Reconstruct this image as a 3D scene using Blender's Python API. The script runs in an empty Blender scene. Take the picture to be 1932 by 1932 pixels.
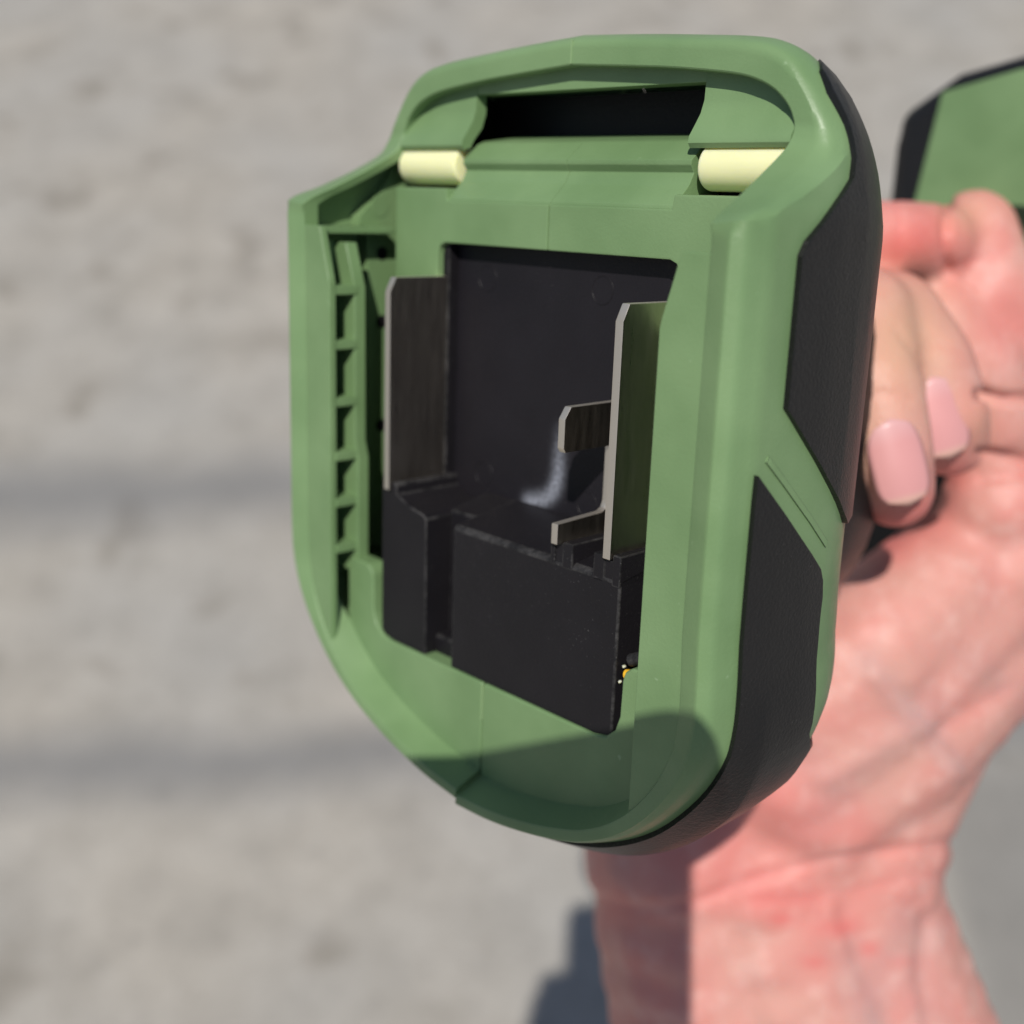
import bpy, bmesh, math, random
import numpy as np
from mathutils import Vector, Matrix
random.seed(4)
MM = 0.001
SC = bpy.context.scene
COL = SC.collection

# ------------------------------------------------------------------ camera, sky, sun
F_PX = 2243.63 / 1932.0                 # focal length in picture widths
PITCH = math.radians(50)                # camera looks down at the pavement
CAM_H = 0.927
cp, sp = math.cos(PITCH), math.sin(PITCH)
# columns: camera right, up, forward in world space
CW = np.array([[1, 0, 0], [0, sp, cp], [0, cp, -sp]], float)
CAM_LOC = np.array([0, 0, CAM_H])
cam = bpy.data.cameras.new('camera')
cam_o = bpy.data.objects.new('camera', cam); COL.objects.link(cam_o)
cam_o.location = CAM_LOC
cam_o.rotation_euler = (math.pi / 2 - PITCH, 0, 0)
cam.sensor_width = 36; cam.sensor_fit = 'HORIZONTAL'
cam.lens = 36 * F_PX
cam.clip_start = 0.004; cam.clip_end = 200
cam.dof.use_dof = True
cam.dof.focus_distance = 0.126
cam.dof.aperture_fstop = 15.5
SC.camera = cam_o

sun_cam = np.array([-0.111, 0.353, -1.0]); sun_cam /= np.linalg.norm(sun_cam)
SUN = CW @ sun_cam                      # direction towards the sun
elev = math.asin(SUN[2]); azim = math.atan2(SUN[0], SUN[1])
world = bpy.data.worlds.new('World'); SC.world = world; world.use_nodes = True
nt = world.node_tree; nt.nodes.clear()
out = nt.nodes.new('ShaderNodeOutputWorld'); bg = nt.nodes.new('ShaderNodeBackground')
sky = nt.nodes.new('ShaderNodeTexSky'); sky.sky_type = 'NISHITA'; sky.sun_disc = False
sky.sun_elevation = elev; sky.sun_rotation = azim
nt.links.new(sky.outputs[0], bg.inputs[0]); nt.links.new(bg.outputs[0], out.inputs[0])
bg.inputs[1].default_value = 0.08
sl = bpy.data.lights.new('sun', 'SUN'); sl.energy = 4.5; sl.angle = math.radians(0.53); sl.color = (1, 0.96, 0.9)
so = bpy.data.objects.new('sun', sl); COL.objects.link(so)
so.location = (0, 0, 3)
so.rotation_euler = Vector(SUN).to_track_quat('Z', 'Y').to_euler()
vs = SC.view_settings
vs.view_transform = 'Standard'; vs.look = 'None'; vs.exposure = 0.0; vs.gamma = 1; vs.use_curve_mapping = False

SC.cycles.max_bounces = 6; SC.cycles.diffuse_bounces = 4; SC.cycles.glossy_bounces = 4; SC.cycles.transmission_bounces = 2

# ------------------------------------------------------------------ frames
# the tool's own frame (x across the foot, y along it, z out of the battery slot), millimetres
RT = np.array([[0.685218, 0.033582, -0.727563], [-0.207818, 0.966424, -0.151116], [-0.69806, -0.254749, -0.669191]])
TT = np.array([-6.0258, -5.2271, 141.0688])
M3 = CW @ RT
_q = Matrix(M3.tolist()).to_quaternion()
TOOL_LOC = CAM_LOC + (CW @ TT) * MM
def cam_pt(px, py, d):
    """a point (metres, world) at depth d mm"""
    return CAM_LOC + CW @ (np.array([(px - 966) / 2243.63 * d, (966 - py) / 2243.63 * d, d]) * MM)

# ------------------------------------------------------------------ materials
def new_mat(name):
    m = bpy.data.materials.new(name); m.use_nodes = True
    n = m.node_tree; b = n.nodes['Principled BSDF']
    return m, n, b
def node(n, t, **k):
    o = n.nodes.new(t)
    for a, v in k.items(): setattr(o, a, v)
    return o
def noise(n, scale, detail=4, rough=.55, coord='Object', vec=None):
    t = node(n, 'ShaderNodeTexNoise'); t.inputs['Scale'].default_value = scale
    t.inputs['Detail'].default_value = detail; t.inputs['Roughness'].default_value = rough
    if vec is None:
        c = node(n, 'ShaderNodeTexCoord'); vec = c.outputs[coord]
    n.links.new(vec, t.inputs['Vector']); return t
def ramp(n, src, stops):
    r = node(n, 'ShaderNodeValToRGB'); e = r.color_ramp.elements
    while len(e) < len(stops): e.new(.5)
    for i, (p, c) in enumerate(stops): e[i].position = p; e[i].color = (c, c, c, 1) if not hasattr(c, '__len__') else (*c, 1)
    n.links.new(src, r.inputs[0]); return r
def mix(n, a, b, fac, mode='MIX'):
    m = node(n, 'ShaderNodeMix', data_type='RGBA', blend_type=mode)
    for s, v in ((6, a), (7, b)):
        if hasattr(v, 'links') or hasattr(v, 'is_linked'): n.links.new(v, m.inputs[s])
        else: m.inputs[s].default_value = (*v, 1)
    if hasattr(fac, 'is_linked'): n.links.new(fac, m.inputs[0])
    else: m.inputs[0].default_value = fac
    return m.outputs[2]
def bump(n, b, h, strength, dist):
    u = node(n, 'ShaderNodeBump'); u.inputs['Strength'].default_value = strength; u.inputs['Distance'].default_value = dist
    n.links.new(h, u.inputs['Height']); n.links.new(u.outputs[0], b.inputs['Normal']); return u

def make_green():
    m, n, b = new_mat('green_nylon')
    big = noise(n, 60, 3); fine = noise(n, 2600, 3, .6)
    c = mix(n, (.131, .219, .093), (.168, .267, .121), ramp(n, big.outputs[0], [(.35, 0), (.65, 1)]).outputs[0])
    sp_ = ramp(n, noise(n, 900, 2).outputs[0], [(.74, 0), (.80, 1)])
    c = mix(n, c, (.34, .46, .29), ramp(n, sp_.outputs[0], [(0, 0), (1, .35)]).outputs[0])
    n.links.new(c, b.inputs['Base Color'])
    r = ramp(n, noise(n, 220, 4).outputs[0], [(.3, .36), (.7, .52)])
    n.links.new(r.outputs[0], b.inputs['Roughness'])
    b.inputs['Specular IOR Level'].default_value = .45
    bump(n, b, fine.outputs[0], .28, .00012)
    return m
def make_black(name, base, rough, grain, strength, caustic=False, dist=.0002, dusty=.4, spec=.2):
    m, n, b = new_mat(name)
    c = mix(n, base, tuple(v * 1.7 for v in base), noise(n, 150, 4).outputs[0])
    dust = ramp(n, noise(n, 3600, 2, .7).outputs[0], [(.69, 0), (.73, 1)])
    patch = ramp(n, noise(n, 70, 3).outputs[0], [(.42, 0), (.7, dusty)])
    f = node(n, 'ShaderNodeMath', operation='MULTIPLY'); n.links.new(dust.outputs[0], f.inputs[0]); n.links.new(patch.outputs[0], f.inputs[1])
    c = mix(n, c, (.30, .29, .28), f.outputs[0])
    if caustic:                                   # light bounced off the metal, painted as a pale streak on the back plate
        at = node(n, 'ShaderNodeVertexColor'); at.layer_name = 'caustic'
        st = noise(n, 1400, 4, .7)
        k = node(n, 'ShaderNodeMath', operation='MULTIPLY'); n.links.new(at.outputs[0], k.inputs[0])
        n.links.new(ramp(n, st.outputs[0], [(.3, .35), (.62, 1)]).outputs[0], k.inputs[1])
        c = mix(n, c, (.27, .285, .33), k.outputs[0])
    n.links.new(c, b.inputs['Base Color'])
    b.inputs['Roughness'].default_value = rough
    b.inputs['Specular IOR Level'].default_value = spec
    bump(n, b, noise(n, grain, 3, .6).outputs[0], strength, dist)
    return m
def make_metal():
    m, n, b = new_mat('nickel_plate')
    tc = node(n, 'ShaderNodeTexCoord'); mp = node(n, 'ShaderNodeMapping'); mp.inputs['Scale'].default_value = (1, .12, 1)
    n.links.new(tc.outputs['Object'], mp.inputs[0])
    s = noise(n, 1100, 6, .7, vec=mp.outputs[0])
    c = mix(n, (.45, .405, .335), (.60, .55, .47), s.outputs[0])
    n.links.new(c, b.inputs['Base Color'])
    b.inputs['Metallic'].default_value = 1
    r = ramp(n, s.outputs[0], [(.3, .26), (.75, .38)]); n.links.new(r.outputs[0], b.inputs['Roughness'])
    bump(n, b, noise(n, 1800, 3).outputs[0], .15, .0001)
    return m
def make_plain(name, col, rough, sss=0, spec=.5):
    m, n, b = new_mat(name)
    c = mix(n, tuple(v * .9 for v in col), col, noise(n, 300, 3).outputs[0])
    n.links.new(c, b.inputs['Base Color']); b.inputs['Roughness'].default_value = rough
    b.inputs['Specular IOR Level'].default_value = spec
    if sss:
        b.inputs['Subsurface Weight'].default_value = sss; b.inputs['Subsurface Radius'].default_value = (1, .9, .4)
        b.inputs['Subsurface Scale'].default_value = .002
    return m
def make_skin():
    m, n, b = new_mat('skin')
    a = node(n, 'ShaderNodeVertexColor'); a.layer_name = 'tone'
    sx = node(n, 'ShaderNodeSeparateColor'); n.links.new(a.outputs[0], sx.inputs[0])
    n1 = noise(n, 55, 4, .6); n2 = noise(n, 170, 4, .6)
    c = mix(n, (.55, .280, .232), (.57, .222, .190), ramp(n, n1.outputs[0], [(.35, 0), (.65, 1)]).outputs[0])
    c = mix(n, c, (.66, .41, .36), ramp(n, n2.outputs[0], [(.50, 0), (.70, .5)]).outputs[0])
    c = mix(n, c, (.60, .12, .11), sx.outputs[0])      # flushed skin
    c = mix(n, c, (.36, .235, .225), sx.outputs[1])      # veins
    c = mix(n, c, (.54, .32, .21), sx.outputs[2])      # sallow skin of the fingers
    n.links.new(c, b.inputs['Base Color'])
    b.inputs['Roughness'].default_value = .5; b.inputs['Specular IOR Level'].default_value = .35
    b.inputs['Subsurface Weight'].default_value = .2
    b.inputs['Subsurface Radius'].default_value = (1, .28, .14); b.inputs['Subsurface Scale'].default_value = .003
    tc = node(n, 'ShaderNodeTexCoord'); vo = node(n, 'ShaderNodeTexVoronoi', feature='DISTANCE_TO_EDGE'); vo.inputs['Scale'].default_value = 900
    n.links.new(tc.outputs['Object'], vo.inputs['Vector'])
    hs = mix(n, vo.outputs['Distance'], noise(n, 420, 5, .65).outputs[0], .6)
    bump(n, b, hs, .45, .0005)
    return m
def make_ground():
    m, n, b = new_mat('worn_concrete')
    tc = node(n, 'ShaderNodeTexCoord')
    big = noise(n, 4, 4); mid = noise(n, 16, 5, .55); fine = noise(n, 190, 4, .7)
    c = mix(n, (.255, .237, .208), (.350, .323, .283), ramp(n, mid.outputs[0], [(.32, 0), (.68, 1)]).outputs[0])
    c = mix(n, c, (.285, .278, .262), ramp(n, big.outputs[0], [(.4, 0), (.65, .6)]).outputs[0])
    c = mix(n, c, (.20, .182, .155), ramp(n, noise(n, 11, 2).outputs[0], [(.60, 0), (.70, .8)]).outputs[0])
    c = mix(n, c, (.17, .162, .15), ramp(n, noise(n, 42, 4, .7).outputs[0], [(.55, 0), (.70, .35)]).outputs[0])
    c = mix(n, c, (.42, .395, .36), ramp(n, noise(n, 75, 3, .7).outputs[0], [(.58, 0), (.70, .35)]).outputs[0])
    c = mix(n, c, (.15, .142, .13), ramp(n, noise(n, 130, 3, .7).outputs[0], [(.56, 0), (.70, .5)]).outputs[0])
    sep = node(n, 'ShaderNodeSeparateXYZ')
    # two shadow bands painted into the colour, running across the concrete
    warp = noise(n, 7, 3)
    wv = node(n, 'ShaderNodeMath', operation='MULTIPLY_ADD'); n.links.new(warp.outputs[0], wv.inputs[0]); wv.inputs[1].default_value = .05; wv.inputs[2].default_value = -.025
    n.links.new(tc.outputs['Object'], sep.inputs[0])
    for y0, sl_, hw in SHADE_BANDS:
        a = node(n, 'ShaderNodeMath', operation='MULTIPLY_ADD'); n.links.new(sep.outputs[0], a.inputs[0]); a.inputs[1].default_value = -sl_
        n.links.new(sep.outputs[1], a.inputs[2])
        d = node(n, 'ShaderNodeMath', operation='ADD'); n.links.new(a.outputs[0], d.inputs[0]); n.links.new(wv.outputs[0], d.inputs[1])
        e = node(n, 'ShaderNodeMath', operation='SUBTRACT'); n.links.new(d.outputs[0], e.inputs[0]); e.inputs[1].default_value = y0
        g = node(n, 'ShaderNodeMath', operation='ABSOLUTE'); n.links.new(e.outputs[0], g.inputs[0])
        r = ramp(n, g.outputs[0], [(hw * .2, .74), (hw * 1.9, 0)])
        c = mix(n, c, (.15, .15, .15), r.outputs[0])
    # shade over the ground to the right, painted as a darker area
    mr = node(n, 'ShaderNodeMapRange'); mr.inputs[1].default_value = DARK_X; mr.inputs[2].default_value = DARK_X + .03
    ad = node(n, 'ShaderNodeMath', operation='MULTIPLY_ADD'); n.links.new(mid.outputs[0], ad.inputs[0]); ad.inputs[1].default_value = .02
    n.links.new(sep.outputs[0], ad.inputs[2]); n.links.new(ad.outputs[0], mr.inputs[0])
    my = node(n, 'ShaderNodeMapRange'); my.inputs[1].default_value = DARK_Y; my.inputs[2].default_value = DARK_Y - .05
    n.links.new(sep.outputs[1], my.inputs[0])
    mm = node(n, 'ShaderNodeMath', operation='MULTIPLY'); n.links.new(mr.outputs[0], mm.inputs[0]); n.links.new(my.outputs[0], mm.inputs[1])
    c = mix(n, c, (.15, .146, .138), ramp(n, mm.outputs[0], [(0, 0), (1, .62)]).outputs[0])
    n.links.new(c, b.inputs['Base Color']); b.inputs['Roughness'].default_value = .9
    b.inputs['Specular IOR Level'].default_value = .2
    bump(n, b, fine.outputs[0], .5, .004)
    return m

def ground_pt(px, py):
    d = CW @ np.array([(px - 966) / 2243.63, (966 - py) / 2243.63, 1.0])
    k = CAM_H / -d[2]; return CAM_LOC + d * k
SHADE_BANDS = []  # painted shadow bands: offset, slope and half width
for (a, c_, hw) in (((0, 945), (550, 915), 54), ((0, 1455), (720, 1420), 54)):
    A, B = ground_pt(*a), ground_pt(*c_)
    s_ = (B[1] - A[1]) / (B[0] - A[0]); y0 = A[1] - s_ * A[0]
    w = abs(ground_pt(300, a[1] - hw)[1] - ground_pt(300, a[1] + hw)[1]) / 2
    SHADE_BANDS.append((y0, s_, w))
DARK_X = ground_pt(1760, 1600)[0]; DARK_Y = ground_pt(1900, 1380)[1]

GREEN = make_green()
BLACK = make_black('black_nylon', (.0075, .0068, .0082), .46, 2200, .3)
BLACK_CAUSTIC = make_black('black_nylon_caustic', (.0085, .0076, .0096), .46, 2200, .3, True)  # back plate nylon with the painted caustic
WORN = make_black('black_nylon_worn_edge', (.005, .0048, .0055), .5, 2600, .4, False, .0002, .9)
def _wear():
    n = WORN.node_tree; b = n.nodes['Principled BSDF']
    src = b.inputs['Base Color'].links[0].from_socket
    c = mix(n, src, (.05, .048, .048), ramp(n, noise(n, 420, 6, .75).outputs[0], [(.42, .08), (.66, 1)]).outputs[0])
    n.links.new(c, b.inputs['Base Color'])
_wear()
RUBBER = make_black('black_rubber', (.0052, .0049, .0053), .40, 2300, .5, False, .0002, .5, .40)
METAL = make_metal()
METAL_EDGE = make_metal(); METAL_EDGE.name = 'nickel_cut_edge'
_b = METAL_EDGE.node_tree.nodes['Principled BSDF']
for _k in ('Roughness', 'Base Color'):
    for _l in list(_b.inputs[_k].links): METAL_EDGE.node_tree.links.remove(_l)
_b.inputs['Roughness'].default_value = .55; _b.inputs['Base Color'].default_value = (.66, .60, .52, 1)
IVORY = make_plain('ivory_plastic', (.82, .81, .47), .35, .6)
YELLOW = make_plain('yellow_wire_sheath', (.80, .45, .02), .4)
SKIN = make_skin()
def make_nail():
    m, n, b = new_mat('nail')
    a = node(n, 'ShaderNodeVertexColor'); a.layer_name = 'tone'
    n.links.new(a.outputs[0], b.inputs['Base Color']); b.inputs['Roughness'].default_value = .33
    b.inputs['Specular IOR Level'].default_value = .4
    return m
NAIL = make_nail()
GROUND = make_ground()
PHONE = make_plain('dark_glass', (.03, .03, .035), .15)

# ------------------------------------------------------------------ helpers
def tag(o, label, cat=None, group=None, kind=None):
    if label: o['label'] = label
    if cat: o['category'] = cat
    if group: o['group'] = group
    if kind: o['kind'] = kind
    return o
def finish(name, bm, mat, parent, ang=32, recalc=True):
    if recalc: bmesh.ops.recalc_face_normals(bm, faces=bm.faces[:])
    if mat == METAL:
        bm.normal_update()
        for f in bm.faces: f.material_index = int(abs(f.normal.x) < .85)
    me = bpy.data.meshes.new(name); bm.to_mesh(me); bm.free()
    for p in me.polygons: p.use_smooth = True
    me.set_sharp_from_angle(angle=math.radians(ang))
    me.materials.append(mat); me.materials.append(WORN if mat in (BLACK, BLACK_CAUSTIC) else METAL_EDGE if mat == METAL else mat)
    o = bpy.data.objects.new(name, me); COL.objects.link(o)
    wn = o.modifiers.new('weighted_normals', 'WEIGHTED_NORMAL'); wn.weight = 50; wn.keep_sharp = True
    if parent: o.parent = parent
    return o
def V(bm, p): return bm.verts.new((p[0] * MM, p[1] * MM, p[2] * MM))
def bev(bm, off, seg=2, ang=30):
    es = [e for e in bm.edges if len(e.link_faces) == 2 and e.calc_face_angle(0) > math.radians(ang)]
    if off:
        r = bmesh.ops.bevel(bm, geom=es, offset=off * MM, segments=seg, profile=.6, affect='EDGES', clamp_overlap=True)
        for f in r['faces']: f.material_index = 1
def prism(pts, a0, a1, axis):
    """extrude a 2D polygon; axis 'x': pts are (y,z); 'y': (x,z); 'z': (x,y)"""
    bm = bmesh.new()
    def p3(p, a):
        return {'x': (a, p[0], p[1]), 'y': (p[0], a, p[1]), 'z': (p[0], p[1], a)}[axis]
    lo = [V(bm, p3(p, a0)) for p in pts]; hi = [V(bm, p3(p, a1)) for p in pts]
    bm.faces.new(lo); bm.faces.new(hi[::-1])
    n = len(pts)
    for i in range(n): bm.faces.new((lo[i], hi[i], hi[(i + 1) % n], lo[(i + 1) % n]))
    bmesh.ops.recalc_face_normals(bm, faces=bm.faces[:])
    return bm
def box(x0, x1, y0, y1, z0, z1):
    return prism([(x0, y0), (x1, y0), (x1, y1), (x0, y1)], z0, z1, 'z')
def join(bms):
    out = bmesh.new()
    for b in bms:
        me = bpy.data.meshes.new('t'); b.to_mesh(me); b.free(); out.from_mesh(me); bpy.data.meshes.remove(me)
    return out
def part(name, bm, mat, parent, bevel=.25, seg=2, ang=32):
    bev(bm, bevel, seg); return finish(name, bm, mat, parent, ang)
def arc(cx, cy, r, a0, a1, n):
    return [(cx + r * math.cos(math.radians(a0 + (a1 - a0) * i / n)), cy + r * math.sin(math.radians(a0 + (a1 - a0) * i / n))) for i in range(n + 1)]
def cyl(p0, p1, r, n=24, cap=.25):
    """cylinder with rounded rims"""
    p0, p1 = np.array(p0, float), np.array(p1, float); ax = (p1 - p0) / np.linalg.norm(p1 - p0)
    u = np.cross(ax, [0, 0, 1.] if abs(ax[2]) < .9 else [1., 0, 0]); u /= np.linalg.norm(u); w = np.cross(ax, u)
    L = np.linalg.norm(p1 - p0); c = cap
    prof = [(0, r - c), (c * .3, r - c * .3), (c, r), (L - c, r), (L - c * .3, r - c * .3), (L, r - c)]
    bm = bmesh.new(); rings = []
    for d, rr in prof:
        rings.append([V(bm, p0 + ax * d + (u * math.cos(2 * math.pi * k / n) + w * math.sin(2 * math.pi * k / n)) * rr) for k in range(n)])
    for a, b in zip(rings, rings[1:]):
        for k in range(n): bm.faces.new((a[k], a[(k + 1) % n], b[(k + 1) % n], b[k]))
    bm.faces.new(rings[0][::-1]); bm.faces.new(rings[-1]); return bm
def catmull(P, n):
    P = [np.array(p, float) for p in P]; out = []
    for i in range(len(P) - 1):
        a = P[i - 1] if i else 2 * P[0] - P[1]; b, c = P[i], P[i + 1]; d = P[i + 2] if i + 2 < len(P) else 2 * P[-1] - P[-2]
        for k in range(n):
            t = k / n
            out.append(.5 * (2 * b + (c - a) * t + (2 * a - 5 * b + 4 * c - d) * t * t + (3 * b - a - 3 * c + d) * t ** 3))
    out.append(P[-1]); return np.array(out)

# ------------------------------------------------------------------ ground
bm = bmesh.new()
N = 40
vv = [[bm.verts.new((-30 + 60 * i / N, -30 + 60 * j / N, 0)) for i in range(N + 1)] for j in range(N + 1)]
for j in range(N):
    for i in range(N): bm.faces.new((vv[j][i], vv[j][i + 1], vv[j + 1][i + 1], vv[j + 1][i]))
g = finish('pavement', bm, GROUND, None)
tag(g, 'grey worn concrete pavement below the tool', 'pavement', kind='structure')

# ------------------------------------------------------------------ the tool
tool = bpy.data.objects.new('power_tool', None); COL.objects.link(tool)
tool.empty_display_size = .02
tool.location = TOOL_LOC; tool.rotation_mode = 'QUATERNION'; tool.rotation_quaternion = _q
tag(tool, 'green and black cordless power tool with its empty battery slot facing the camera', 'power tool')

KO = [(0, 59.4), (9, 58.9), (17, 58.3), (23.6, 57.7), (27, 57.0), (29.7, 55.6), (31.8, 53.3), (33.6, 50.7), (34.9, 48.4), (35.7, 46.3), (36.3, 44), (36.7, 42), (37, 40),
      (37, 35), (37, 25), (37, 15), (37, 5), (37, -4), (36.4, -9), (34.6, -13.6), (31.6, -18), (27.6, -22.2), (22.7, -25.6), (17.2, -28.2), (11.8, -30), (6, -31.4), (0, -32.2)]
KI = [(0, 56.2), (9, 55.6), (15.5, 55.1), (22.5, 54.3), (25.7, 53.6), (28, 52.6), (29.6, 51.3), (30.5, 50), (30.9, 48.6), (30.9, 46.8), (31.4, 44.4), (32.2, 42), (33, 39.6),
      (33, 35), (33, 25), (33, 15), (33, 5), (33, -4), (32.7, -8.2), (31.6, -12.4), (29.6, -16.4), (26.3, -20.5), (21.9, -23.9), (16.6, -26.4), (11.4, -28.2), (5.8, -29.6), (0, -30.4)]
KZ = [-15] * 8 + [-14.9, -13.7, -9.6, -4.8, 0] + [0] * 14
NS = 7
PO = catmull(KO, NS); PI_ = catmull(KI, NS)
PZ = np.concatenate([catmull([(z,) for z in KZ[:13]], NS)[:, 0], np.zeros(14 * NS)])
tan = np.gradient(PO, axis=0); tan /= np.linalg.norm(tan, axis=1)[:, None]
PN = np.stack([-tan[:, 1], tan[:, 0]], 1); PN[0] = (0, 1); PN[-1] = (0, -1)
ARC = np.concatenate([[0], np.cumsum(np.linalg.norm(np.diff(PO, axis=0), axis=1))])
CEN = np.array([0, 14.0])
ZK = [0, -2.8, -3.4, -8, -14, -19, -22.5, -26, -29, -31.5, -33]
OK_ = [0.3, .45, .7, .8, .7, .3, 0, 0, 0, 0, 0]
SK = [1, 1, 1, 1, 1, 1, .985, .945, .87, .74, .5]
def bottom_ext(P, s):      # the right half shell stands a little lower at the toe
    P = np.array(P, float)
    if s > 0:
        k = float(np.clip((-1 - P[1]) / 9, 0, 1))
        P = P + np.array([.7 * k * np.clip(P[0] / 25, 0, 1), -k * (.8 + 1.4 * np.clip(P[0] / 20, 0, 1))])
    return P
def body(u, z, s=1, off=0):
    """outer skin of the foot at arc length u (from the top seam) and depth z"""
    p = np.array([np.interp(u, ARC, PO[:, 0]), np.interp(u, ARC, PO[:, 1])])
    nn = np.array([np.interp(u, ARC, PN[:, 0]), np.interp(u, ARC, PN[:, 1])]); nn /= np.linalg.norm(nn)
    o = np.interp(-z, [-a for a in ZK], OK_); k = np.interp(-z, [-a for a in ZK], SK)
    o += 2.3 * np.interp(-z, [3.4, 7.5, 18, 24, 30], [0, 1, 1, .8, .3]) * np.clip((-5 - p[1]) / 12, 0, 1)     # the rubber toe bulges
    q = CEN + (bottom_ext(p, s) + nn * o - CEN) * k
    return np.array([q[0], q[1], z])
def y2u(y): return float(np.interp(-y, -PO[:, 1], ARC))
def body_n(u, z, s):
    e = .4
    a = body(min(u + e, ARC[-1]), z, s) - body(max(u - e, 0), z, s); b = body(u, z - e, s) - body(u, z + e, s)
    n = np.cross(a, b); n /= np.linalg.norm(n)
    if n[:2] @ (body(u, -10, s)[:2] - CEN) < 0: n = -n
    return n

def half_shell(s):
    bm = bmesh.new(); rows = []
    for i in range(len(PO)):
        po = bottom_ext(PO[i], s); pi = bottom_ext(PI_[i], s); n = PN[i]; z = PZ[i]
        u = ARC[i]
        w = po - n * 1.3
        bd = float(np.clip((i - 12 * NS - 1) / 1.5, 0, 1)) * float(1 - .85 * np.clip((i - 18.5 * NS) / (2.5 * NS), 0, 1))    # raised bead beside the rails and round the toe
        tk = float(np.clip((i - 18 * NS) / (3 * NS), 0, 1))      # the toe wall leans in towards its floor
        pr = [(w, -20.5), (w, z - 2.6 - 1.8 * tk), (pi - n * 1.5 * tk, z - 2.6 - 1.8 * tk), (pi, z - .3 - .2 * bd), (pi + n * .1, z - .1 - .32 * bd), (pi + n * .25, z - .38 * bd), (pi + (po - pi) * (.6 - .02 * bd), z + .34 * bd), (pi + (po - pi) * (.74 - .06 * bd), z - .06 + .36 * bd), (po - n * .5, z - .28), (po - n * .17, z - .65), (po, z - 1.15), (po + n * .3, z - 2.0)]
        pts = [(p[0], p[1], zz) for p, zz in pr]
        for zz in (z - 2.8, z - 3.4, z - 4.5): pts.append(tuple(body(u, min(zz, -2.6), s)[:2] ) + (zz,))
        zl = z - 4.5
        for zz in np.linspace(zl, -33, 16)[1:]: pts.append(tuple(body(u, zz, s)))
        g_ = .06 if i in (0, len(PO) - 1) else 0
        row = []
        for p in pts:
            x = max(p[0], 0.025)
            row.append(V(bm, (s * x, p[1], p[2])))
        rows.append(row)
    for a, b in zip(rows, rows[1:]):
        for k in range(len(a) - 1):
            f = (a[k], a[k + 1], b[k + 1], b[k])
            bm.faces.new(f)
    # end faces at the seam
    for row in (rows[0], rows[-1]):
        for k in range(1, 8):
            a_, b_ = row[k], row[k + 1]
            bm.faces.new((row[0], a_, b_))
        for k in range(8, 14): bm.faces.new((row[0], row[k], row[k + 1]))
    return finish('housing_half', bm, GREEN, tool, 28)
shellR = half_shell(1); shellL = half_shell(-1)
for sh in (shellR, shellL):
    m_ = sh.data

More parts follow.
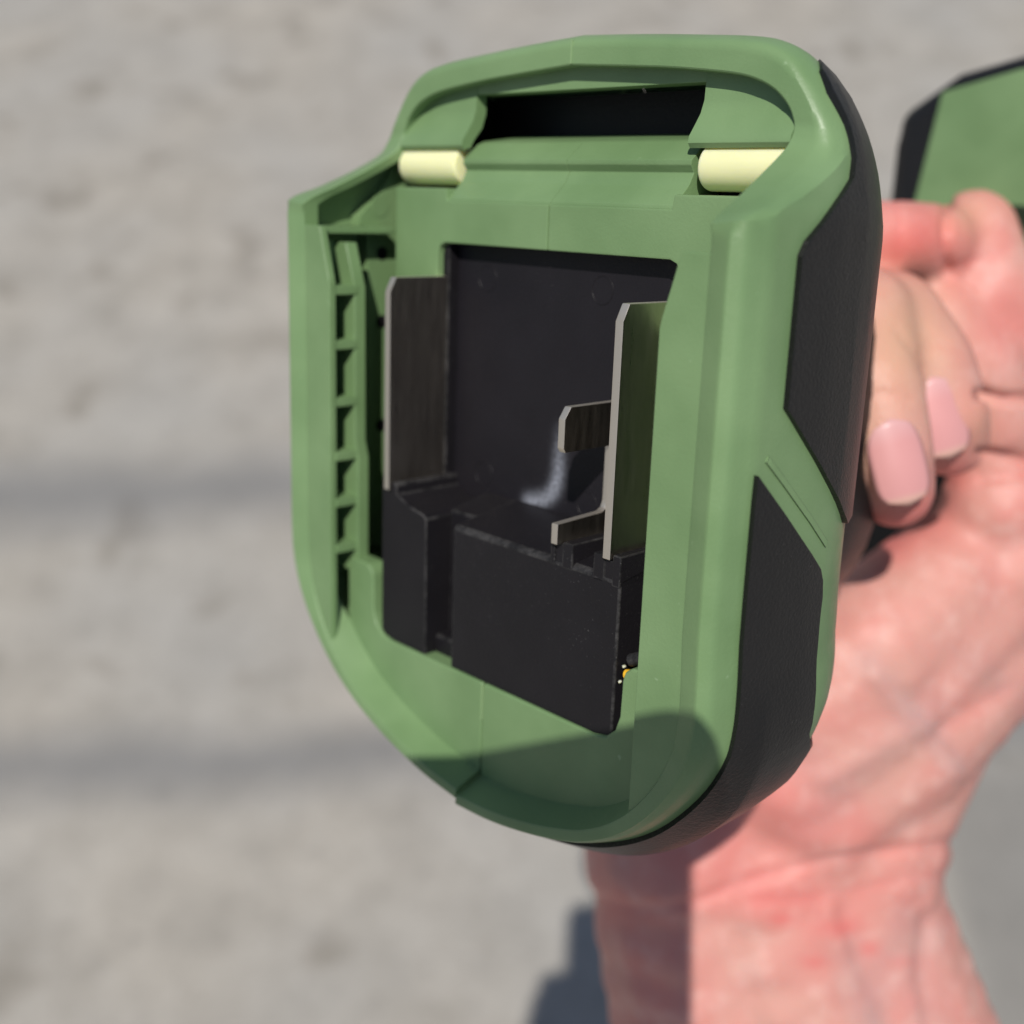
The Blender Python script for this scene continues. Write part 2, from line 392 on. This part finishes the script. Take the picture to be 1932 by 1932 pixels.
def smx(pts, s): return [(s * p[0], p[1]) for p in pts]
RIB_Y = [28.9, 21.8, 14.2, 6.9, 0.5, -6.0]
for s, sh in ((1, shellR), (-1, shellL)):
    # slide rail: a front lip and a back lip with cored pockets between ribs
    toe = [tuple(bottom_ext(p, s)) for p in ((29.8, -17.6), (32.0, -13.2), (33.3, -8.6))]
    lip = [(29.6, 37), (29.2, 35.6), (28.5, 33.2), (27.7, 30.6), (27.5, 29.6), (27.5, -20.5 - (2.2 if s > 0 else 0))] + toe + [(33.6, -4), (33.6, 37)]
    part('rail_lip', prism(smx(lip, s), -1.55, -.5, 'z'), GREEN, sh, .2, 3)
    back = [(33.8, 34.9), (29.8, 34.9), (29.0, 32.6), (27.8, 29.2), (27.7, 8.8), (27.0, 6.4), (27.0, -9.9), (33.8, -9.9)]
    part('rail_lip', prism(smx(back, s), -6.5, -4.7, 'z'), GREEN, sh, .18, 3)
    part('rail_web', prism(smx([(33.9, 35), (32.4, 35), (32.4, -11), (33.9, -11)], s), -6, -1.2, 'z'), GREEN, sh, 0)
    for y in RIB_Y:
        x_in = 27.65 if y > 8 else 27.3
        part('rib', prism(smx([(33.5, y - .6), (x_in, y - .6), (x_in, y + .6), (33.5, y + .6)], s), -5.2, -1.3, 'z'), GREEN, sh, .2)
    # sloping head rib
    b_ = prism([(35.4, -13.4), (30.2, -13.4), (30.2, -1.7), (35.4, -1.7)] if s > 0 else [(-35.4, -13.4), (-30.2, -13.4), (-30.2, -.9), (-35.4, -.9)], 36.0, 36.9, 'y')
    part('rib', b_, GREEN, sh, .2)
    # web beside the shelf block
    web = [(36.9, -9.5), (38.2, -9.8), (39.6, -11.2), (41, -13.0), (43.5, -15.0), (46, -15.8), (46, -19.9), (-9, -19.9), (-9, -11), (36.9, -11)]
    part('inner_web', prism(web, s * 33.6, s * 35.6, 'x'), GREEN, sh, .2)
    part('ejector_mark', cyl((s * 33.8, 39.6, -13.2), (s * 33.5, 39.6, -13.2), 1.5, 20, .06), GREEN, sh, 0)
    for y in (33.2, 23.8, 9):
        part('screw_hole', cyl((s * 33.8, y, -13.6), (s * 33.55, y, -13.6), .95, 20, .04), BLACK, sh, 0)
    # toe floor
    fl = [(0.05, -17.3), (18.6, -17.3), (20.6, -16.9), (21.9, -15.7), (22.5, -13.8), (22.6, -9.4), (22.9, -8.4), (23.8, -7.7), (25, -7.6), (27.4, -7.6), (28.1, -8.1), (28.3, -9), (28.3, -17.6), (31.4, -17.6)] + \
         [tuple(bottom_ext(p, s) + np.array(nn) * .0) for p, nn in zip((PO - PN * 1.2)[19 * NS + 5::4], PN[19 * NS + 5::4])]
    fl = [p for p in fl if p[0] >= .05]
    fl.append((.05, -31.2 - (.8 if s > 0 else 0)))
    b_ = prism(smx(fl, s), -6.8, -4, 'z'); part('toe_floor', b_, GREEN, sh, .45, 3)
    # shelf block
    part('shelf_block', prism(smx([(.05, 35.4), (18.6, 35.4), (19.6, 35.0), (20, 34), (20, -4), (29, -4), (29, 42.2), (18.6, 42.2), (18.4, 40.7), (.05, 40.7)], s), -20, -12.3, 'z'), GREEN, sh, .3)
    x0 = .025
    tr = [(36, -12.6), (40.6, -12.6), (41.1, -12.7), (42.9, -14.6), (43.3, -14.95), (44.5, -15.6), (45.3, -15.0), (45.8, -15.0), (47.8, -17.4), (48.2, -18.4), (49.2, -25.4), (36, -25.4)]
    part('latch_trough', prism(tr, s * x0, s * 18.5, 'x'), GREEN, sh, .12)
    # curled panels either side of the latch window, and the strip above it
    pn = [(47.0, -14.9), (47.5, -14.5), (48.2, -14.6), (49.3, -15.4), (50.6, -16.3), (52, -16.8), (57.5, -17.0), (57.5, -18.6), (51.6, -18.5), (49.8, -17.9), (48.3, -16.6), (47.3, -16.0)]
    pb = bmesh.new(); cols = []
    for x in np.linspace(18.25, 31.0, 18):
        ylim = float(np.interp(x, PO[:60, 0], PO[:60, 1])) - 1.6
        cols.append([V(pb, (s * x, min(p[0], ylim), p[1])) for p in pn])
    for a_, b_ in zip(cols, cols[1:]):
        for k in range(len(pn)): pb.faces.new((a_[k], a_[(k + 1) % len(pn)], b_[(k + 1) % len(pn)], b_[k]))
    pb.faces.new(cols[0]); pb.faces.new(cols[-1][::-1])
    bmesh.ops.recalc_face_normals(pb, faces=pb.faces[:])
    finish('latch_panel', pb, GREEN, sh, 40)
    if s > 0: part('window_header', prism([(53.8, -16.9), (57.0, -16.9), (57.0, -19.5), (53.8, -19.5)], -18.25, 18.25, 'x'), GREEN, sh, .15)
    # bottom of the cavity
    inner = [tuple(p) for p in (PO - PN * 1.5)[::5]]
    inner = [(max(p[0], .05), p[1]) for p in inner if p[1] < 44]
    inner = [(.05, 44), (34.4, 44)] + inner
    part('window_back', prism([(44, -25.3), (54, -25.3), (54, -26.2), (44, -26.2)], s * 0, s * 24, 'x'), BLACK, sh, 0)
    part('cavity_floor', prism(smx(inner, s), -22, -20.2, 'z'), BLACK, sh, 0)
    part('latch_roller', cyl((s * 19.6, 45.1, -16.9), (s * 31.4, 45.1, -16.9), 2.48, 32, .5), IVORY, tool, 0)

BURR = make_plain('pale_green_burr', (.25, .37, .18), .5)
part('parting_line', box(-.06, .06, 56.4, 59.0, -15.2, -14.93), BURR, tool, 0)
part('parting_line', box(-.06, .06, -22.2, -17.6, -4.2, -3.95), BURR, tool, 0)

# ------------------------------------------------------------------ overmoulded grips
def grip(poly, s, name, h=.6, step=1.4, tip=False):
    bm = bmesh.new()
    f = bm.faces.new([bm.verts.new((u, z, 0)) for u, z in poly])
    bmesh.ops.triangulate(bm, faces=bm.faces[:])
    us = [p[0] for p in poly]; zs = [p[1] for p in poly]
    for k in np.arange(min(us) + step, max(us), step):
        bmesh.ops.bisect_plane(bm, geom=bm.verts[:] + bm.edges[:] + bm.faces[:], plane_co=(k, 0, 0), plane_no=(1, 0, 0))
    for k in np.arange(min(zs) + step, max(zs), step):
        bmesh.ops.bisect_plane(bm, geom=bm.verts[:] + bm.edges[:] + bm.faces[:], plane_co=(0, k, 0), plane_no=(0, 1, 0))
    bmesh.ops.dissolve_limit(bm, angle_limit=.01, verts=[], edges=[])
    r = bmesh.ops.extrude_face_region(bm, geom=bm.faces[:])
    top = [g for g in r['geom'] if isinstance(g, bmesh.types.BMVert)]; tops = set(top)
    for v in bm.verts:
        u, z = v.co.x, v.co.y
        p = body(u, z, s); n = body_n(u, z, s)
        hh = h * min(1, max(.05, (u - min(us)) / 7)) if tip else h
        q = p + n * (hh if v in tops else -.7)
        x = max(q[0], .06)
        v.co = (s * x * MM, q[1] * MM, q[2] * MM)
    bmesh.ops.recalc_face_normals(bm, faces=bm.faces[:])
    bev(bm, .35, 2, 45)
    return finish(name, bm, RUBBER, tool, 40)
UEND = ARC[-1]
up = [(y2u(22.6), -7.3), (y2u(37.0), -7.3), (y2u(38.3), -8.1), (y2u(44.0), -16.4), (y2u(46), -17.4), (y2u(49), -17.6), (y2u(52), -17.0), (y2u(54.0), -17.6), (y2u(55.6), -20), (y2u(56.8), -25), (y2u(57), -31.5), (y2u(8.2), -31.5), (y2u(8.2), -23.2), (y2u(10.3), -20.8)]
lo = [(y2u(16.6), -3.6), (y2u(14), -3.5), (y2u(-12), -3.5), (UEND, -3.6), (UEND, -28.5), (y2u(-17.5), -28.5), (y2u(-15.4), -23), (y2u(-13.4), -19), (y2u(-11), -16.9), (y2u(1.5), -17.6), (y2u(3.4), -17.3), (y2u(4.8), -16.6), (y2u(16), -4.2)]
for s in (1, -1):
    band = [(y2u(17.6), -5.2), (y2u(18.2), -5.6), (y2u(7.4), -18.4), (y2u(6.8), -18.0)]
    g_ = grip(band, s, 'band_ridge', h=.16, step=2.0); g_.data.materials[0] = GREEN
    grip(up, s, 'grip_pad', tip=True); grip(lo, s, 'grip_pad')

# ------------------------------------------------------------------ terminal block and contacts
tb = bpy.data.objects.new('terminal_block', None); COL.objects.link(tb); tb.parent = tool
bm = bmesh.new(); gx, gy = np.arange(-19, 27.01, .46), np.arange(-8, 36.51, .445)
vg = [[V(bm, (x, y, -15)) for x in gx] for y in gy]
for j in range(len(gy) - 1):
    for i in range(len(gx) - 1): bm.faces.new((vg[j][i], vg[j][i + 1], vg[j + 1][i + 1], vg[j + 1][i]))
b2 = box(-19, 27, -8, 36.5, -17.5, -15.02)
bp = finish('back_plate', join([bm, b2]), BLACK_CAUSTIC, tb, recalc=False)
att = bp.data.color_attributes.new('caustic', 'FLOAT_COLOR', 'POINT')  # mask of the painted light streak
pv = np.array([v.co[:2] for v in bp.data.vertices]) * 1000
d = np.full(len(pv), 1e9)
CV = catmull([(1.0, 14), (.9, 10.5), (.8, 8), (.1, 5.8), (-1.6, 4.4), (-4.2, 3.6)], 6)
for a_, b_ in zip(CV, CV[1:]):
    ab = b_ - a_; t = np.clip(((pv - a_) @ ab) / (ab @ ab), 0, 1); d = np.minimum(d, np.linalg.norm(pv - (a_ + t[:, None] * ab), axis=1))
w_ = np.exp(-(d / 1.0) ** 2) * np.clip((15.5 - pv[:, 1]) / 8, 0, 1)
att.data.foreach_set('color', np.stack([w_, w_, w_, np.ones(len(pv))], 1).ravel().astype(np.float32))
part('blade_wall', prism([(-23, 4), (-18.9, 4), (-18.9, 36.2), (-20.6, 36.2), (-21.4, 33), (-23, 28)], -20.1, -13.3, 'z'), BLACK, tb, .3)
part('left_tower', join([prism([(-21.3, -18), (-21.3, 4.1), (-20.5, 4.5), (-18.6, 4.7), (-18.3, 4.4), (-18.2, 3.1), (-17.2, 2.8), (-15.6, 2.1), (-12.8, 1.6), (-12.1, 1.1), (-11.9, -18.5)], -16, -4.5, 'z')]), BLACK, tb, .35, 3)
part('recess_wall', prism([(-18, -8.5), (1.9, -8.5), (3.4, -15.4), (-18, -15.4)], -11.9, -6.4, 'x'), BLACK, tb, .3)
part('recess_nub', box(-12.2, -6.5, -18.6, -14.8, -9.5, -6.4), BLACK, tb, .4)
part('main_block', prism([(-19.5, -4.5), (1.2, -4.5), (1.6, -4.9), (3.4, -15.4), (-19.5, -15.4)], -6.7, 21.1, 'x'), BLACK, tb, .4, 3)
part('contact_holder', join([box(10.4, 11.1, .8, 5.0, -14, -4.45), box(12.3, 13.9, .8, 3.9, -14, -4.4), box(11.0, 12.4, .8, 3.6, -14, -4.6)]), BLACK, tb, .18)
part('contact_holder', join([box(17.0, 18.7, .6, 3.8, -14, -4.5), box(19.9, 21.1, .6, 4.2, -14, -4.4), box(18.6, 20.0, .6, 3.4, -14, -4.6)]), BLACK, tb, .18)
part('side_wall', box(21.2, 27.5, -8, 36, -20.5, -13), BLACK, tb, .2)
for x, y in ((-13.2, 31.2), (6.7, 31.2), (-12.9, 5.6), (6.0, 5.2)):
    ring = bmesh.new(); n = 28; rs = []
    for rr, zz in ((1.75, -15.02), (1.70, -14.95), (1.60, -14.95), (1.54, -15.02)):
        rs.append([V(ring, (x + rr * math.cos(2 * math.pi * k / n), y + rr * math.sin(2 * math.pi * k / n), zz)) for k in range(n)])
    for a, b in zip(rs, rs[1:]):
        for k in range(n): ring.faces.new((a[k], a[(k + 1) % n], b[(k + 1) % n], b[k]))
    finish('ejector_mark', ring, BLACK, tb)
blade = [(3.6, -4.0), (29.3, -4.0), (31.1, -4.9), (31.1, -14.5), (3.6, -14.5)]
part('contact_blade', prism(blade, -20.35, -19.25, 'x'), METAL, tool, .12)
part('contact_blade', prism(blade, 18.75, 19.85, 'x'), METAL, tool, .12)
sig = [(14.6, -4.0), (17.9, -4.0), (19.2, -4.9), (19.2, -15), (3.6, -15), (3.6, -3.6), (6.0, -3.6), (6.3, -10.8), (6.7, -11.6), (7.5, -11.9), (14.1, -11.9), (14.1, -4.3)]
part('signal_contact', prism(sig, 11.2, 12.2, 'x'), METAL, tool, .12)
part('wire', cyl((22.0, -9.3, -5.3), (26.5, -8.2, -5.8), .6, 14, .1), YELLOW, tool, 0)['label'] = 'yellow wire'
part('wire', cyl((22.3, -7.6, -5.6), (26.5, -5.6, -6.0), .75, 14, .1), WORN, tool, 0)
for q in ((21.6, -8.5, -5.2), (21.4, -10.3, -4.9)): part('solder_dot', cyl(q, (q[0], q[1], q[2] - .4), .17, 12, .08), IVORY, tool, 0)

# ------------------------------------------------------------------ handle, motor housing, trigger
bm = bmesh.new(); n = 40; prev = None
for z, rx, ry, cy in ((-29, 26, 30, 14), (-32, 21, 25, 14), (-36, 18, 25, 11), (-44, 17.5, 27, 8), (-58, 17.5, 26, 7), (-66, 17, 25, 7), (-74, 13, 20, 9), (-80, 10, 16, 13), (-100, 10, 16, 14), (-118, 12, 18, 16), (-126, 14, 20, 17)):
    sq = lambda a: math.copysign(abs(a) ** .75, a)
    ring = [V(bm, (rx * sq(math.cos(2 * math.pi * k / n)), cy + ry * sq(math.sin(2 * math.pi * k / n)), z)) for k in range(n)]
    if prev:
        for k in range(n): bm.faces.new((prev[k], prev[(k + 1) % n], ring[(k + 1) % n], ring[k]))
    prev = ring
finish('handle', bm, RUBBER, tool, 50)
mo = [(-19, -40), (-19, 53), (-18.5, 58.8), (-8, 65.4), (4, 68), (16, 68), (26, 62), (28, 53), (28, -40)]
mh = part('motor_housing', prism(mo, -172, -121, 'z'), RUBBER, tool, 3.5, 4)
part('side_panel', prism([(-12.4, 32), (-13.2, 40), (-9.8, 62.2), (4, 65.4), (15, 65.4), (22, 60), (24, 40), (24, 32)], -121.5, -120.2, 'z'), GREEN, mh, .4)
part('trigger', prism(arc(37, -112, 6, 0, 180, 8) + [(31, -124), (43, -124)], 0, 9, 'x'), RUBBER, tool, 1.0, 3)

# ------------------------------------------------------------------ the hand
def blob_chain(bm, pts, step=.35):
    """spheres along a chain of (px, py, depth mm, radius mm)"""
    P = []
    for a, b in zip(pts, pts[1:]):
        pa, pb = cam_pt(*a[:3]), cam_pt(*b[:3]); L = np.linalg.norm(pb - pa) / MM
        k = max(1, int(L / (step * min(a[3], b[3]))))
        for i in range(k): t = i / k; P.append((pa + (pb - pa) * t, a[3] + (b[3] - a[3]) * t))
    P.append((cam_pt(*pts[-1][:3]), pts[-1][3]))
    for p, r in P:
        bmesh.ops.create_icosphere(bm, subdivisions=2, radius=r * MM, matrix=Matrix.Translation(Vector(p)))
def seg_dist(P, a, b):
    ab = b - a; t = np.clip(((P - a) @ ab) / (ab @ ab), 0, 1); return np.linalg.norm(P - (a + t[:, None] * ab), axis=1)
def flesh(name, chains, voxel=.9, smooth=22):
    bm = bmesh.new()
    for c in chains: blob_chain(bm, c)
    me = bpy.data.meshes.new(name); bm.to_mesh(me); bm.free()
    o = bpy.data.objects.new(name, me); COL.objects.link(o)
    r = o.modifiers.new('r', 'REMESH'); r.mode = 'VOXEL'; r.voxel_size = voxel * MM
    s = o.modifiers.new('s', 'SMOOTH'); s.factor = .5; s.iterations = smooth
    dg = bpy.context.evaluated_depsgraph_get()
    m2 = bpy.data.meshes.new_from_object(o.evaluated_get(dg))
    o.modifiers.clear(); o.data = m2; m2.name = name
    bpy.data.meshes.remove(me)
    for p in m2.polygons: p.use_smooth = True
    return o
hand_chains = [
    # little finger
    [(1530, 595, 190, 7.4), (1625, 595, 178, 7.8), (1648, 720, 172, 7.2), (1674, 850, 171, 6.8), (1690, 925, 175, 6.0)],
    # ring finger
    [(1560, 585, 196, 8.0), (1680, 605, 185, 8.2), (1742, 690, 180, 7.8), (1776, 780, 180, 7.3), (1790, 825, 183, 6.5)],
    # fingertip lying over the top of the handle
    [(1560, 456, 192, 6.6), (1680, 455, 193, 6.9), (1765, 457, 197, 6.6), (1800, 462, 203, 6.0)],
    # bent finger beside it
    [(1838, 470, 214, 7.5), (1836, 438, 203, 7.6), (1862, 555, 202, 8.6), (1930, 680, 208, 10.0), (2060, 790, 216, 12)],
    [(1770, 610, 200, 8), (1835, 690, 201, 8.5), (1870, 790, 204, 8.5), (1950, 800, 210, 9.5), (2060, 820, 216, 11)],
    # palm beside the fingers
    [(1900, 850, 210, 8.6), (2060, 830, 216, 11)], [(1880, 950, 208, 10), (2060, 950, 216, 12)], [(1900, 1060, 212, 12), (2060, 1040, 220, 14)],
    # heel of the hand
    [(1480, 1440, 214, 15), (1620, 1330, 212, 15), (1760, 1200, 213, 14), (1860, 1100, 216, 13)],
    [(1540, 1500, 216, 15), (1680, 1390, 215, 15), (1820, 1250, 218, 14)],
    [(1500, 1330, 212, 15), (1640, 1220, 208, 13.5), (1760, 1110, 210, 12), (1850, 1030, 215, 11)],
    [(1285, 1600, 226, 19.5), (1400, 1480, 224, 19), (1520, 1360, 222, 18), (1680, 1230, 222, 17), (1840, 1120, 226, 16)],
    [(1450, 1640, 226, 19), (1540, 1480, 222, 18), (1650, 1330, 220, 17), (1800, 1200, 222, 16), (1920, 1100, 226, 15)],
    [(1590, 1640, 227, 19), (1630, 1500, 224, 18), (1720, 1330, 224, 17), (1800, 1240, 226, 17), (1930, 1150, 230, 17), (2060, 1050, 236, 16)],
    # wrist and forearm
    [(1285, 1600, 226, 19.5), (1302, 1720, 228, 19.5), (1352, 1960, 232, 21), (1450, 2500, 236, 25)],
    [(1430, 1620, 225, 20), (1455, 1720, 226, 20), (1520, 1960, 230, 21), (1640, 2500, 236, 26)],
    [(1590, 1640, 227, 19), (1598, 1720, 228, 19), (1680, 1960, 232, 21), (1880, 2500, 240, 26)],
]
hand = flesh('person', hand_chains)
me = hand.data
co = np.empty(len(me.vertices) * 3); me.vertices.foreach_get('co', co); co = co.reshape(-1, 3)
no = np.empty(len(me.vertices) * 3); me.vertex_normals.foreach_get('vector', no); no = no.reshape(-1, 3)
cc = (co - CAM_LOC) @ CW                        # camera frame, metres
PX = np.stack([966 + cc[:, 0] / cc[:, 2] * 2243.63, 966 - cc[:, 1] / cc[:, 2] * 2243.63], 1)
front = (no @ (CW @ np.array([0, 0, 1.]))) < .3
def line_mask(pts, w):
    d = np.full(len(PX), 1e9)
    P = catmull(pts, 6)
    for a, b in zip(P, P[1:]): d = np.minimum(d, seg_dist(PX, np.array(a, float), np.array(b, float)))
    return np.exp(-(d / w) ** 2) * front
def spot(x, y, rx, ry, rot=0):
    dx, dy = PX[:, 0] - x, PX[:, 1] - y; c_, s_ = math.cos(rot), math.sin(rot)
    u, v = dx * c_ + dy * s_, -dx * s_ + dy * c_
    return np.exp(-((u / rx) ** 2 + (v / ry) ** 2)) * front
disp = np.zeros(len(co))
creases = [([(1100, 1690), (1200, 1715), (1300, 1705), (1420, 1660), (1560, 1625), (1800, 1590)], 12, .65),
           ([(1430, 1700), (1560, 1690), (1700, 1660), (1795, 1650)], 10, .2),
           ([(1850, 742), (1900, 752), (1990, 745)], 9, 2.0), ([(1850, 855), (1900, 862), (1990, 885)], 8, 1.4), ([(1850, 905), (1930, 895), (1990, 905)], 8, .9),
           ([(1690, 620), (1720, 660), (1740, 700)], 7, .3), ([(1625, 752), (1665, 742), (1715, 750)], 5, .25), ([(1735, 668), (1775, 655), (1810, 668)], 5, .25), ([(1788, 375), (1786, 440), (1790, 520)], 8, 1.4), ([(1800, 505), (1850, 490), (1900, 470)], 6, .3), ([(1690, 375), (1695, 440), (1690, 500)], 5, .2), ([(1770, 1380), (1850, 1330), (1900, 1300)], 14, .4)]
for pts, w, dep in creases: disp -= line_mask(pts, w) * dep
tend = [([(1560, 1720), (1600, 1830), (1650, 1960)], 22, .9), ([(1750, 1740), (1740, 1840), (1760, 1960)], 18, -.9), ([(1650, 1280), (1760, 1400), (1800, 1460)], 16, .7), ([(1560, 1470), (1680, 1400), (1750, 1360)], 20, .6)]
for pts, w, dep in tend: disp += line_mask(pts, w) * dep
co += no * (disp * MM)[:, None]
me.vertices.foreach_set('co', co.ravel())
red = np.zeros(len(co)); vein = np.zeros(len(co)); sal = np.zeros(len(co))
for pts, w, dep in creases: red += line_mask(pts, w * 1.6) * .15
for x, y, rx, ry, a in ((1475, 1735, 22, 12, .55), (1590, 1750, 40, 16, .6), (1640, 1790, 24, 14, .6), (1540, 1815, 24, 12, .5), (1700, 1815, 40, 9, .4),
                        (1640, 1010, 90, 55, .9), (1400, 1560, 160, 90, .35), (1750, 430, 110, 60, .6), (1690, 480, 70, 40, .7), (1760, 960, 60, 50, .5), (1900, 600, 80, 90, .35), (1450, 1690, 120, 50, .35), (1800, 900, 40, 30, .5)):
    red += spot(x, y, rx, ry) * a
for pts, w, a in (([(1590, 1480), (1680, 1400), (1760, 1330)], 22, .35), ([(1640, 1250), (1740, 1370), (1800, 1440)], 16, .5), ([(1600, 1800), (1620, 1880), (1650, 1950)], 20, .5), ([(1700, 1730), (1660, 1840), (1650, 1930)], 16, .4),
                  ([(1745, 1760), (1730, 1850), (1760, 1950)], 24, .45), ([(1500, 1400), (1560, 1500), (1540, 1560)], 22, .25), ([(1830, 1240), (1880, 1290), (1920, 1300)], 20, .3)):
    vein += line_mask(pts, w * 1.7) * a * .75
for x, y, rx, ry, a in ((1670, 640, 90, 160, .55), (1740, 640, 80, 120, .45), (1830, 400, 50, 50, .5), (1850, 800, 30, 60, .4), (1620, 850, 40, 90, .5)):
    sal += spot(x, y, rx, ry) * a
ca = me.color_attributes.new('tone', 'FLOAT_COLOR', 'POINT')
arr = np.stack([np.clip(red, 0, 1), np.clip(vein, 0, 1), np.clip(sal, 0, 1), np.ones(len(co))], 1)
ca.data.foreach_set('color', arr.ravel().astype(np.float32))
me.materials.clear(); me.materials.append(SKIN)
tag(hand, 'bare right hand and forearm gripping the green power tool from behind', 'person')
def nail(center, d, along, width, length, tilt):
    """a curved nail plate: centre px, depth of its middle, direction of growth in the picture"""
    bm = bmesh.new(); n, m = 12, 14
    c = cam_pt(*center, d)
    al = np.array([along[0], -along[1], tilt], float); al /= np.linalg.norm(al)
    fw = np.array([0, 0, -1.]); ac = np.cross(al, fw); ac /= np.linalg.norm(ac); up_ = np.cross(ac, al)
    if up_[2] > 0: up_ = -up_
    rows = []
    for j in range(m + 1):
        t = -1 + 2 * j / m
        wv = (1 - abs(t) ** 5) ** .5 if t > 0 else (1 - abs(t) ** 3.2) ** .5
        row = []
        for i in range(n + 1):
            q = (-1 + 2 * i / n) * max(wv, .05)
            loc = al * (t * length / 2) + ac * (q * width / 2) - up_ * (q * q * width * .17 + max(t, 0) ** 2 * .75 + t * t * .15)
            row.append(bm.verts.new(Vector(c + CW @ (loc * MM))))
        rows.append(row)
    for a, b in zip(rows, rows[1:]):
        for i in range(n): bm.faces.new((a[i], a[i + 1], b[i + 1], b[i]))
    o = finish('fingernail', bm, NAIL, None, 60)
    ca = o.data.color_attributes.new('tone', 'FLOAT_COLOR', 'POINT')
    for v_ in range(len(o.data.vertices)):
        t = -1 + 2 * (v_ // (n + 1)) / m
        w_ = min(1, max(0, (-t - .45) / .5)) * .5; e_ = min(1, max(0, (t - .72) / .15))
        c_ = np.array([.57, .27, .262]) * (1 - w_) + np.array([.62, .40, .40]) * w_
        c_ = c_ * (1 - e_) + np.array([.57, .34, .28]) * e_
        ca.data[v_].color = (*c_, 1)
    md = o.modifiers.new('t', 'SOLIDIFY'); md.thickness = .0003; md.offset = 0
    o.parent = hand
    return o
nail((1700, 872), 164.4, (.26, 1), 7.7, 12.2, .03)
nail((1778, 788), 172.8, (.28, 1), 8.0, 12.0, .05)

# ------------------------------------------------------------------ the phone that takes the picture (behind the lens; its shadow falls on the foot)
def phone():
    x0, x1, y0, y1, r = -61.5, 7.6, -123, 23.7, 6.5
    pts = arc(x1 - r, y1 - r, r, 0, 90, 8) + arc(x0 + 13, y1 - 13, 13, 90, 180, 12) + arc(x0 + r, y0 + r, r, 180, 270, 8) + arc(x1 - r, y0 + r, r, 270, 360, 8)
    bm = prism(pts, 2.0, 9.6, 'z'); bev(bm, 1.2, 3)
    o = finish('smartphone', bm, PHONE, None)
    o.location = CAM_LOC; o.rotation_euler = cam_o.rotation_euler
    return tag(o, 'dark smartphone taking the picture, seen by its rounded shadow', 'smartphone')
phone()
ph_chains = []
for y, x in ((-38, -72), (-52, -77), (-66, -80), (-82, -80)):
    ph_chains.append([(x + 26, y + 4, -16, 10), (x + 8, y + 2, -15, 11), (x, y, -12, 11), (x + 6, y - 1, -9, 9), (x + 12, y - 1, -7, 7)])
ph_chains.append([(-30, -60, -24, 12), (-50, -58, -22, 12), (-62, -60, -18, 10)])
for c in ph_chains:
    for i, (x, y, d, r) in enumerate(c): c[i] = (x, y, d, r)
_cp = cam_pt
def cam_pt(x, y, d): return CAM_LOC + CW @ (np.array([x, y, d]) * MM)
h2 = flesh('person', ph_chains, 1.2, 6)
cam_pt = _cp
h2.data.materials.clear(); h2.data.materials.append(SKIN)
tag(h2, 'left hand holding the smartphone, seen only by its finger shadows on the pavement', 'person')
print('tris', sum(len(o.data.polygons) for o in bpy.data.objects if o.type == 'MESH'))
